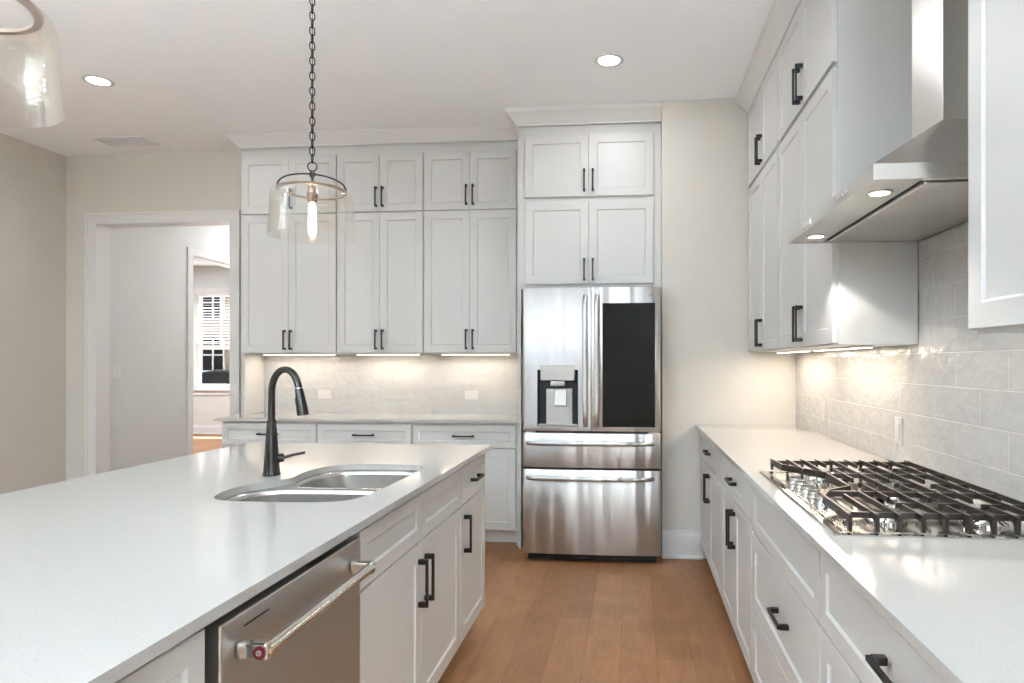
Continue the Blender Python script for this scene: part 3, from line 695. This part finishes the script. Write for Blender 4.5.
# handles
def vhandle(xc, parent):
    b = nb(); pts = []
    for k in range(21):
        s = k/20; z = 0.905+s*(1.765-0.905); n_ = 0.05*min(1, math.sin(PI*s)*6)**0.6 if 0 < s < 1 else 0.0
        n_ += 0.006*math.sin(PI*s)
        pts.append((xc, FYf+0.002-n_, z))
    tube(b, pts, 0.008, 16, ry=0.0165, up=(0, -1, 0)); return fin('handle', b, M_steel, parent, 0, True, ang=50)
vhandle(-0.301, ld); vh = vhandle(-0.226, rd)
bx('badge', (-0.232, -0.220, 4.182, 4.1865, 1.36, 1.405), M_plas, vh, 0.001)
def hhandle(zc, parent):
    b = nb(); pts = []
    for k in range(33):
        s = k/32; x = -0.692+s*(0.835); e_ = min(s, 1-s)*32
        n_ = (0.030 if e_ >= 1.2 else 0.030*(e_/1.2)**0.6)+0.028*math.sin(PI*s)
        pts.append((x, FYf+0.012-n_, zc))
    tube(b, pts, 0.008, 16, ry=0.014, up=(0, -1, 0)); fin('handle', b, M_steel, parent, 0, True, ang=50)
hhandle(0.795, d1); hhandle(0.565, d2)
def text_mesh(name, s, size, loc, rot, m, parent, depth=0.0006):
    cu = bpy.data.curves.new(name, 'FONT'); cu.body = s; cu.size = size; cu.extrude = depth; cu.align_x = 'CENTER'; cu.align_y = 'CENTER'
    o = bpy.data.objects.new(name, cu); C.objects.link(o); dg = bpy.context.evaluated_depsgraph_get()
    me = bpy.data.meshes.new_from_object(o.evaluated_get(dg)); bpy.data.objects.remove(o)
    me.materials.clear(); me.materials.append(m)
    o = bpy.data.objects.new(name, me); C.objects.link(o); o.parent = parent
    p = parent; org = Vector((0, 0, 0))
    while p is not None: org += p.location; p = p.parent
    o.location = Vector(loc)-org; o.rotation_euler = rot; return o
text_mesh('logo', 'LG', 0.022, (0.125, 4.2585, 1.762), (PI/2, 0, 0), M_case, rd)

# ------------------------------------------------------------------ range hood
t = thing('range_hood', 'stainless steel chimney range hood on the tiled wall above the cooktop', 'range hood', (0.85, 2.15, 1.78))
HX, HY0, HY1, HZ = 0.603, 1.692, 2.583, 1.783
cx0, cy0, cy1, cz = 0.925, 2.035, 2.25, 2.05
XW = 1.087
b = nb()      # lip ring + sloped canopy, open at the bottom
zt = HZ+0.040
A = [b.verts.new(p) for p in ((HX, HY0, HZ), (HX, HY1, HZ), (XW, HY1, HZ), (XW, HY0, HZ))]
B1 = [b.verts.new(p) for p in ((HX, HY0, zt), (HX, HY1, zt), (XW, HY1, zt), (XW, HY0, zt))]
T = [b.verts.new(p) for p in ((cx0, cy0, cz), (cx0, cy1, cz), (XW, cy1, cz), (XW, cy0, cz))]
i0 = 0.006
A2 = [b.verts.new(p) for p in ((HX+i0, HY0+i0, HZ), (HX+i0, HY1-i0, HZ), (XW, HY1-i0, HZ), (XW, HY0+i0, HZ))]
A3 = [b.verts.new((v.co.x, v.co.y, HZ+0.006)) for v in A2]
for P0, P1 in ((A, B1), (B1, T), (A2, A), (A3, A2)):
    for k in range(4): b.faces.new((P0[k], P0[(k+1) % 4], P1[(k+1) % 4], P1[k]))
b.faces.new(T)
fin('canopy', b, M_hood, t, 0.0)
# underside
b = nb(); xi = HX+0.125
box(b, HX+0.008, xi, HY0+0.008, HY1-0.008, HZ+0.0025, HZ+0.0055); box(b, XW-0.035, XW-0.001, HY0+0.008, HY1-0.008, HZ+0.0025, HZ+0.0055); box(b, xi, XW-0.035, HY0+0.008, HY0+0.030, HZ+0.0025, HZ+0.0055); box(b, xi, XW-0.035, HY1-0.030, HY1-0.008, HZ+0.0025, HZ+0.0055)
us = fin('underside_plate', b, M_hood, t, clean=False)
bx('recess', (xi, XW-0.035, HY0+0.03, HY1-0.03, HZ+0.012, HZ+0.016), M_dark, us)
bx('filter_panel', (xi+0.014, XW-0.047, HY0+0.042, HY1-0.042, HZ-0.004, HZ+0.0115), M_hood, t, 0.006, seg=3)
for y in (1.83, 2.44):
    b = nb(); lathe(b, [(0.026, HZ+0.0024), (0.034, HZ+0.0024), (0.034, HZ-0.001), (0.026, HZ-0.002)], HX+0.066, y, 28, False); g_ = fin('lamp_ring', b, M_chrome, t, 0, True)
    b = nb(); lathe(b, [(0.0, HZ-0.0005), (0.026, HZ-0.0005)], HX+0.066, y, 28, False); fin('lamp_lens', b, M_lens, g_)
    lamp('hood_lamp', 'SPOT', (HX+0.066, y, HZ-0.008), (0, 0, 0), 9.0, (1, 0.93, 0.82), 0.025, parent=t).data.spot_size = math.radians(110)
b = nb(); box(b, HX-0.0015, HX+0.0005, 2.265, 2.375, HZ+0.011, HZ+0.030); fin('display', b, M_chrome, t, 0.0005)
b = nb()
for k in range(4): disc(b, (1.885+k*0.026, HZ+0.021), 0.0065, 'X', HX-0.004, HX+0.0005, 16)
fin('buttons', b, M_chrome, t, clean=False)
bx('chimney', (cx0, XW, cy0, cy1, cz-0.001, CEIL-0.002), M_hood, t, 0.0015)

# ------------------------------------------------------------------ cooktop
t = thing('gas_cooktop', 'stainless steel gas cooktop with black cast iron grates on the right countertop', 'cooktop', (0.76, 2.06, CT))
KX0, KX1, KY0, KY1 = 0.482, 1.038, 1.612, 2.522
b = nb(); L0 = [(KX0, KY0), (KX1, KY0), (KX1, KY1), (KX0, KY1)]
rings = []
for ins, z in ((0.0, CT+0.0006), (0.0, CT+0.004), (0.004, CT+0.007), (0.022, CT+0.007), (0.034, CT+0.0035)):
    rings.append([b.verts.new((x+(ins if x == KX0 else -ins), y+(ins if y == KY0 else -ins), z)) for x, y in L0])
b.faces.new(rings[0])
for A_, B_ in zip(rings, rings[1:]):
    for k in range(4): b.faces.new((A_[k], A_[(k+1) % 4], B_[(k+1) % 4], B_[k]))
b.faces.new(rings[-1]); fin('tray', b, M_chrome, t)
for (x, y, r) in ((0.66, 2.37, 0.036), (0.90, 2.37, 0.044), (0.80, 2.065, 0.056), (0.66, 1.76, 0.036), (0.90, 1.76, 0.044)):
    b = nb(); lathe(b, [(0, CT+0.0037), (r+0.012, CT+0.0037), (r+0.012, CT+0.010), (r+0.004, CT+0.015), (r, CT+0.026), (0, CT+0.026)], x, y, 28, False); o = fin('burner', b, M_chrome, t, 0, True)
    b = nb(); lathe(b, [(0, CT+0.0262), (r*0.92, CT+0.0262), (r*0.95, CT+0.030), (r*0.85, CT+0.035), (0, CT+0.036)], x, y, 28, False); fin('burner_cap', b, M_iron, o, 0, True)
for k, y in enumerate((2.285, 2.205, 2.125, 2.045, 1.965)):
    x = 0.555; b = nb(); lathe(b, [(0, CT+0.0037), (0.024, CT+0.0037), (0.024, CT+0.007), (0.018, CT+0.009), (0.0175, CT+0.019), (0.015, CT+0.022), (0, CT+0.022)], x, y, 24, False); o = fin('knob', b, M_chrome, t, 0, True, ang=35)
    bx('grip', (x-0.0165, x+0.0165, y-0.0035, y+0.0035, CT+0.0218, CT+0.030), M_chrome, o, 0.002)
GT = 0.962; BH = 0.014; BWd = 0.0045
def bar(b, x0, y0, x1, y1, z1=GT, h_=BH, w_=BWd):
    d_ = Vector((x1-x0, y1-y0, 0)); n_ = Vector((-d_.y, d_.x, 0)).normalized()*w_; n2 = n_*0.6
    lo = [(x0, y0), (x1, y1)]
    q = []
    for (x, y) in lo:
        q.append([b.verts.new((x+n_.x, y+n_.y, z1-h_)), b.verts.new((x-n_.x, y-n_.y, z1-h_)), b.verts.new((x-n2.x, y-n2.y, z1)), b.verts.new((x+n2.x, y+n2.y, z1))])
    for k in range(4): b.faces.new((q[0][k], q[0][(k+1) % 4], q[1][(k+1) % 4], q[1][k]))
    b.faces.new(q[0]); b.faces.new(q[1])
def leg(b, x, y, s, w_=BWd, ext=0.038):      # bar end that kicks out and drops to the tray
    prism(b, [(y, GT), (y+s*ext*0.8, GT), (y+s*ext, GT-0.003), (y+s*ext, CT+0.012), (y+s*(ext-0.010), CT+0.012), (y+s*(ext-0.016), GT-BH-0.004), (y, GT-BH)], 'X', x-w_, x+w_)
XB = [0.585, 0.638, 0.690, 0.743, 0.797, 0.850, 0.903, 0.957]
def feet(b, pts):
    for x, y in pts: box(b, x-0.007, x+0.007, y-0.007, y+0.007, CT+0.0072, GT-BH-0.002)
EY0, EY1 = 1.650, 2.484
def grate(y0, y1, end, front):
    b = nb()
    if end < 0: ya, yb_ = EY0, y1-0.004
    elif end > 0: ya, yb_ = y0+0.004, EY1
    else: ya, yb_ = y0+0.004, y1-0.004
    bar(b, 1.012, ya, 1.012, yb_)                       # back rail
    fx = front[0][0] if end <= 0 else front[-1][0]
    for p, q in zip(front, front[1:]): bar(b, p[0], p[1], q[0], q[1], GT, 0.022)
    for y in (ya, yb_):
        # rail along X at both ends, starting at the front polyline
        xs = front[0][0] if abs(y-front[0][1]) < abs(y-front[-1][1]) else front[-1][0]
        bar(b, xs, y, 1.012, y, GT-0.003)
    ym = (ya+yb_)/2
    for xx in ((0.66, 0.90) if end else (0.80,)):
        pass
    # finger rails along Y, every other one broken over the burner
    for i, x in enumerate(XB):
        lo_, hi_ = ya, yb_
        if x < 0.64 and end == 0: continue
        if x < 0.62: 
            if end < 0: hi_ = 1.86
            if end > 0: lo_ = 2.28
        if i % 2 == 0 and x > 0.62:
            g_ = 0.045; bar(b, x, lo_, x, ym-g_); bar(b, x, ym+g_, x, hi_)
        elif x < 0.62: bar(b, x, lo_, x, hi_)
        else: bar(b, x, lo_, x, hi_)
    for x0_, x1_ in ((0.69, 0.743), (0.797, 0.850), (0.903, 1.012)): bar(b, x0_, ym, x1_, ym, GT-0.006)
    if end:
        ye = EY0 if end < 0 else EY1
        for x in [front[0][0] if end < 0 else front[-1][0]]+XB+[1.012]: leg(b, x, ye, end)
    feet(b, [(1.012, ya if end >= 0 else yb_), (1.012, yb_ if end <= 0 else ya), (0.70, ya if end >= 0 else yb_), (0.70, yb_ if end <= 0 else ya)])
    fin('grate', b, M_iron, t, 0, clean=False)
grate(1.65, 1.913, -1, [(0.522, EY0), (0.524, 1.835), (0.560, 1.909)])
grate(1.913, 2.217, 0, [(0.562, 1.917), (0.640, 1.985), (0.640, 2.213)])
grate(2.217, 2.484, 1, [(0.640, 2.221), (0.535, 2.375), (0.528, EY1)])

# ------------------------------------------------------------------ pendants
def pendant(x, y, lab, rot):
    t = thing('pendant_light', lab, 'pendant light', (x, y, 1.860), 'glass drum pendants over the island')
    b = nb(); prof = [(0.139, 2.056), (0.154, 2.052), (0.163, 2.042), (0.168, 2.026), (0.171, 1.97), (0.1765, 1.866), (0.178, 1.860), (0.1750, 1.860), (0.174, 1.866), (0.1685, 1.97), (0.1655, 2.026), (0.161, 2.039), (0.152, 2.049), (0.139, 2.053)]
    lathe(b, prof, x, y, 72, False); fin('glass_shade', b, M_glass, t, 0, True, ang=60)
    b = nb(); lathe(b, [(0.126, 2.052), (0.140, 2.0525), (0.142, 2.057), (0.140, 2.061), (0.128, 2.061), (0.126, 2.052)], x, y, 60, False); fin('collar_ring', b, M_socket, t, 0, True)
    hub = 2.128
    for k in range(4):
        a = rot+k*PI/2; b = nb(); pts = []
        for j in range(15):
            s = j/14*PI/2; pts.append((x+math.cos(a)*0.137*math.sin(s), y+math.sin(a)*0.137*math.sin(s), 2.058+(hub-2.058)*math.cos(s)**0.75))
        tube(b, pts, 0.0035, 8); fin('arm', b, M_bronze, t, 0, True, ang=60)
    b = nb(); lathe(b, [(0, hub-0.012), (0.010, hub-0.012), (0.012, hub-0.002), (0.012, hub+0.006), (0.005, hub+0.014), (0, hub+0.014)], x, y, 20, False)
    tube(b, [(x, y, hub-0.010), (x, y, 2.07)], 0.005, 10); fin('hub', b, M_bronze, t, 0, True, clean=False)
    b = nb(); lathe(b, [(0, 2.075), (0.016, 2.075), (0.019, 2.068), (0.020, 2.048), (0.024, 2.044), (0.025, 2.038), (0.021, 2.034), (0.019, 2.012), (0.015, 2.006), (0, 2.006)], x, y, 28, False); fin('socket', b, M_socket, t, 0, True)
    b = nb(); lathe(b, [(0.009, 2.005), (0.013, 1.995), (0.0155, 1.975), (0.0155, 1.90), (0.013, 1.872), (0.007, 1.858), (0, 1.854)], x, y, 24, False); bu = fin('bulb', b, M_bulb, t, 0, True)
    lamp('bulb_lamp', 'POINT', (x, y, 1.93), (0, 0, 0), 7.2, (1, 0.84, 0.68), 0.012, parent=t)
    b = nb(); torus(b, (x, y, hub+0.032), 0.0185, 0.0028, 'XZ', ang=0.3, seg=28); fin('loop', b, M_bronze, t, 0, True)
    b = nb(); z = hub+0.05+0.016; k = 0
    while z < CEIL-0.03:
        torus(b, (x, y, z), 0.0195, 0.0028, 'XZ', sx=0.55, sz=1.0, seg=14, s2=6, ang=(0.75 if k % 2 else 0.75+PI/2)); z += 0.032; k += 1
    tube(b, [(x+0.002, y, hub+0.05), (x-0.002, y, CEIL-0.02)], 0.0018, 6)
    fin('chain', b, M_bronze, t, 0, True, clean=False)
    b = nb(); lathe(b, [(0, CEIL-0.001), (0.062, CEIL-0.001), (0.062, CEIL-0.012), (0.05, CEIL-0.024), (0, CEIL-0.026)], x, y, 36, False); fin('ceiling_canopy', b, M_bronze, t, 0, True)
pendant(-1.357, 2.66, 'clear glass drum pendant on a dark chain, hanging in front of the back cabinets', math.radians(28))
pendant(-1.357, 1.185, 'nearer clear glass drum pendant cut off by the top left corner', math.radians(55))

# ------------------------------------------------------------------ recessed ceiling lights, vent
def downlight(x, y, lab, e=2.1):
    t = thing('recessed_light', lab, 'ceiling light', (x, y, CEIL-0.006), 'recessed ceiling lights')
    b = nb(); lathe(b, [(0.062, CEIL-0.0008), (0.088, CEIL-0.0008), (0.086, CEIL-0.005), (0.066, CEIL-0.007), (0.062, CEIL-0.003)], x, y, 40, False); fin('trim_ring', b, M_trim, t, 0, True)
    b = nb(); lathe(b, [(0, CEIL-0.0025), (0.064, CEIL-0.0025)], x, y, 40, False); fin('lens', b, M_lens, t)
    lamp('downlight_lamp', 'AREA', (x, y, CEIL-0.010), (0, 0, 0), e, (0.96, 0.97, 1.0), 0.12, parent=t)
downlight(-3.345, 3.80, 'round lit recessed ceiling light at the upper left', 5.6)
downlight(-0.132, 3.82, 'round lit recessed ceiling light above the refrigerator aisle', 5.6)
downlight(-0.132, 1.2, 'round lit recessed ceiling light over the aisle beside the cooktop')
downlight(-3.345, 1.0, 'round lit recessed ceiling light over the left side of the room')
downlight(-0.132, -1.6, 'round lit recessed ceiling light over the aisle behind the camera')
downlight(-3.345, -1.8, 'round lit recessed ceiling light behind the camera on the left')
downlight(-3.8, 7.2, 'unseen round ceiling light added to brighten the hallway', 15)  # added fixture out of view, lifts the dim hall
downlight(-7.5, 9.0, 'unseen round ceiling light added to brighten the far room', 90)  # added fixture out of view, brightens the room beyond the hall
t = thing('ceiling_vent', 'flat white rectangular air vent in the ceiling near the back left corner', 'vent', (-4.03, 4.86, CEIL-0.01))
b = nb(); vx0, vx1, vy0, vy1 = -4.24, -3.82, 4.76, 4.96
for d in ((vx0, vx1, vy0, vy0+0.022), (vx0, vx1, vy1-0.022, vy1), (vx0, vx0+0.022, vy0+0.022, vy1-0.022), (vx1-0.022, vx1, vy0+0.022, vy1-0.022)): box(b, *d, CEIL-0.008, CEIL-0.0005)
fin('frame', b, M_vent, t, 0.001, clean=False)
b = nb()
for k in range(9):
    y = vy0+0.032+k*0.017; prism(b, [(y, CEIL-0.007), (y+0.011, CEIL-0.002), (y+0.012, CEIL-0.003), (y+0.001, CEIL-0.008)], 'X', vx0+0.022, vx1-0.022)
fin('louvre', b, M_vent, t, clean=False)

# ------------------------------------------------------------------ far window with blind
b = nb(); y0, y1 = 11.315, 11.33
for d in ((WX0-0.09, WX0, WZ0-0.02, WZ1+0.09), (WX1, WX1+0.09, WZ0-0.02, WZ1+0.09), (WX0, WX1, WZ1, WZ1+0.09)): box(b, d[0], d[1], 11.312, 11.3295, d[2], d[3])
box(b, WX0-0.12, WX1+0.12, 11.275, 11.3295, WZ0-0.05, WZ0-0.02); box(b, WX0-0.09, WX1+0.09, 11.312, 11.3295, WZ0-0.13, WZ0-0.05)
mid = 1.60
for d in ((WX0, WX0+0.06, WZ0, WZ1), (WX1-0.06, WX1, WZ0, WZ1), (WX0+0.06, WX1-0.06, WZ0, WZ0+0.07), (WX0+0.06, WX1-0.06, WZ1-0.05, WZ1), (WX0+0.06, WX1-0.06, mid-0.04, mid+0.04)): box(b, d[0], d[1], 11.37, 11.43, d[2], d[3])
wf = fin('window_1', b, M_trim, kind='structure', clean=False)
b = nb(); box(b, WX0+0.06, WX1-0.06, 11.398, 11.402, WZ0+0.07, mid-0.04); fin('lower_pane', b, M_pane, wf)
b = nb(); box(b, WX0+0.06, WX1-0.06, 11.398, 11.402, mid+0.04, WZ1-0.05); fin('upper_pane', b, M_pane, wf)
xm = -7.58
b = nb(); box(b, xm-0.015, xm+0.015, 11.385, 11.41, mid+0.04, WZ1-0.05); fin('muntin', b, M_trim, wf)
t = thing('window_blind', 'white horizontal slat blind lowered halfway over the window in the far room', 'blind', (-7.18, 11.35, 1.66))
b = nb()
for k in range(17):
    z = 1.70+k*0.052; prism(b, [(11.335, z), (11.365, z+0.009), (11.365, z+0.011), (11.335, z+0.002)], 'X', WX0+0.03, WX1-0.03)
fin('slats', b, M_blind, t, clean=False)
bx('headrail', (WX0+0.01, WX1-0.01, 11.332, 11.368, 2.57, 2.615), M_blind, t, 0.002)
bx('bottom_rail', (WX0+0.03, WX1-0.03, 11.335, 11.365, 1.66, 1.68), M_blind, t, 0.002)

# ------------------------------------------------------------------ outside the far window
b = nb(); box(b, -40, 10, 11.5, 45, -0.45, -0.35); fin('ground', b, M_drive, kind='structure')
t = thing('neighbouring_house', 'tan house with white window frames seen through the far room window', 'house', (-15, 30, -0.35))
bx('wall', (-26, -5, 27.0, 33, -0.349, 5.4), M_brick, t)
b = nb(); prism(b, [(26.4, 5.4), (33.6, 5.4), (30, 8.0)], 'X', -26.5, -4.5); fin('roof', b, M_tyre, t)
for hx in (-19.9, -18.3, -16.7, -15.1):
    for hz in (0.9, 3.2):
        b = nb()
        for d in ((hx-0.55, hx-0.48, hz, hz+1.5), (hx+0.48, hx+0.55, hz, hz+1.5), (hx-0.55, hx+0.55, hz, hz+0.07), (hx-0.55, hx+0.55, hz+1.43, hz+1.5), (hx-0.03, hx+0.03, hz, hz+1.5), (hx-0.55, hx+0.55, hz+0.72, hz+0.78)): box(b, d[0], d[1], 26.93, 26.999, d[2], d[3])
        f_ = fin('window', b, M_hwhite, t, clean=False)
        bx('pane', (hx-0.5, hx+0.5, 26.985, 26.998, hz+0.04, hz+1.46), M_glassblk, f_)
t = thing('parked_car', 'dark car parked outside, glinting through the lower pane of the far window', 'car', (-12.4, 19.5, -0.35))
prof = [(-2.2, 0.30), (-2.25, 0.62), (-2.1, 0.82), (-1.3, 0.93), (-0.75, 1.36), (-0.2, 1.45), (0.7, 1.42), (1.4, 1.05), (2.0, 0.98), (2.25, 0.82), (2.25, 0.32)]
b = nb(); prism(b, [(-12.4+p[0], -0.35+p[1]) for p in prof], 'Y', 18.65, 20.35); fin('body', b, M_car, t, 0.06, seg=4)
b = nb(); prism(b, [(-12.4+p[0], -0.35+p[1]) for p in ((-1.15, 0.96), (-0.7, 1.32), (-0.2, 1.38), (0.65, 1.36), (1.2, 1.02))], 'Y', 18.63, 20.37); fin('side_windows', b, M_glassblk, t, 0.01)
for wx in (-13.75, -11.05):
    for wy in (18.62, 20.18):
        b = nb(); disc(b, (wx, -0.03), 0.32, 'Y', wy, wy+0.2, 32); wl = fin('wheel', b, M_tyre, t, 0.02)
        b = nb(); disc(b, (wx, -0.03), 0.20, 'Y', wy-0.006, wy+0.206, 24); fin('hubcap', b, M_chrome, wl)
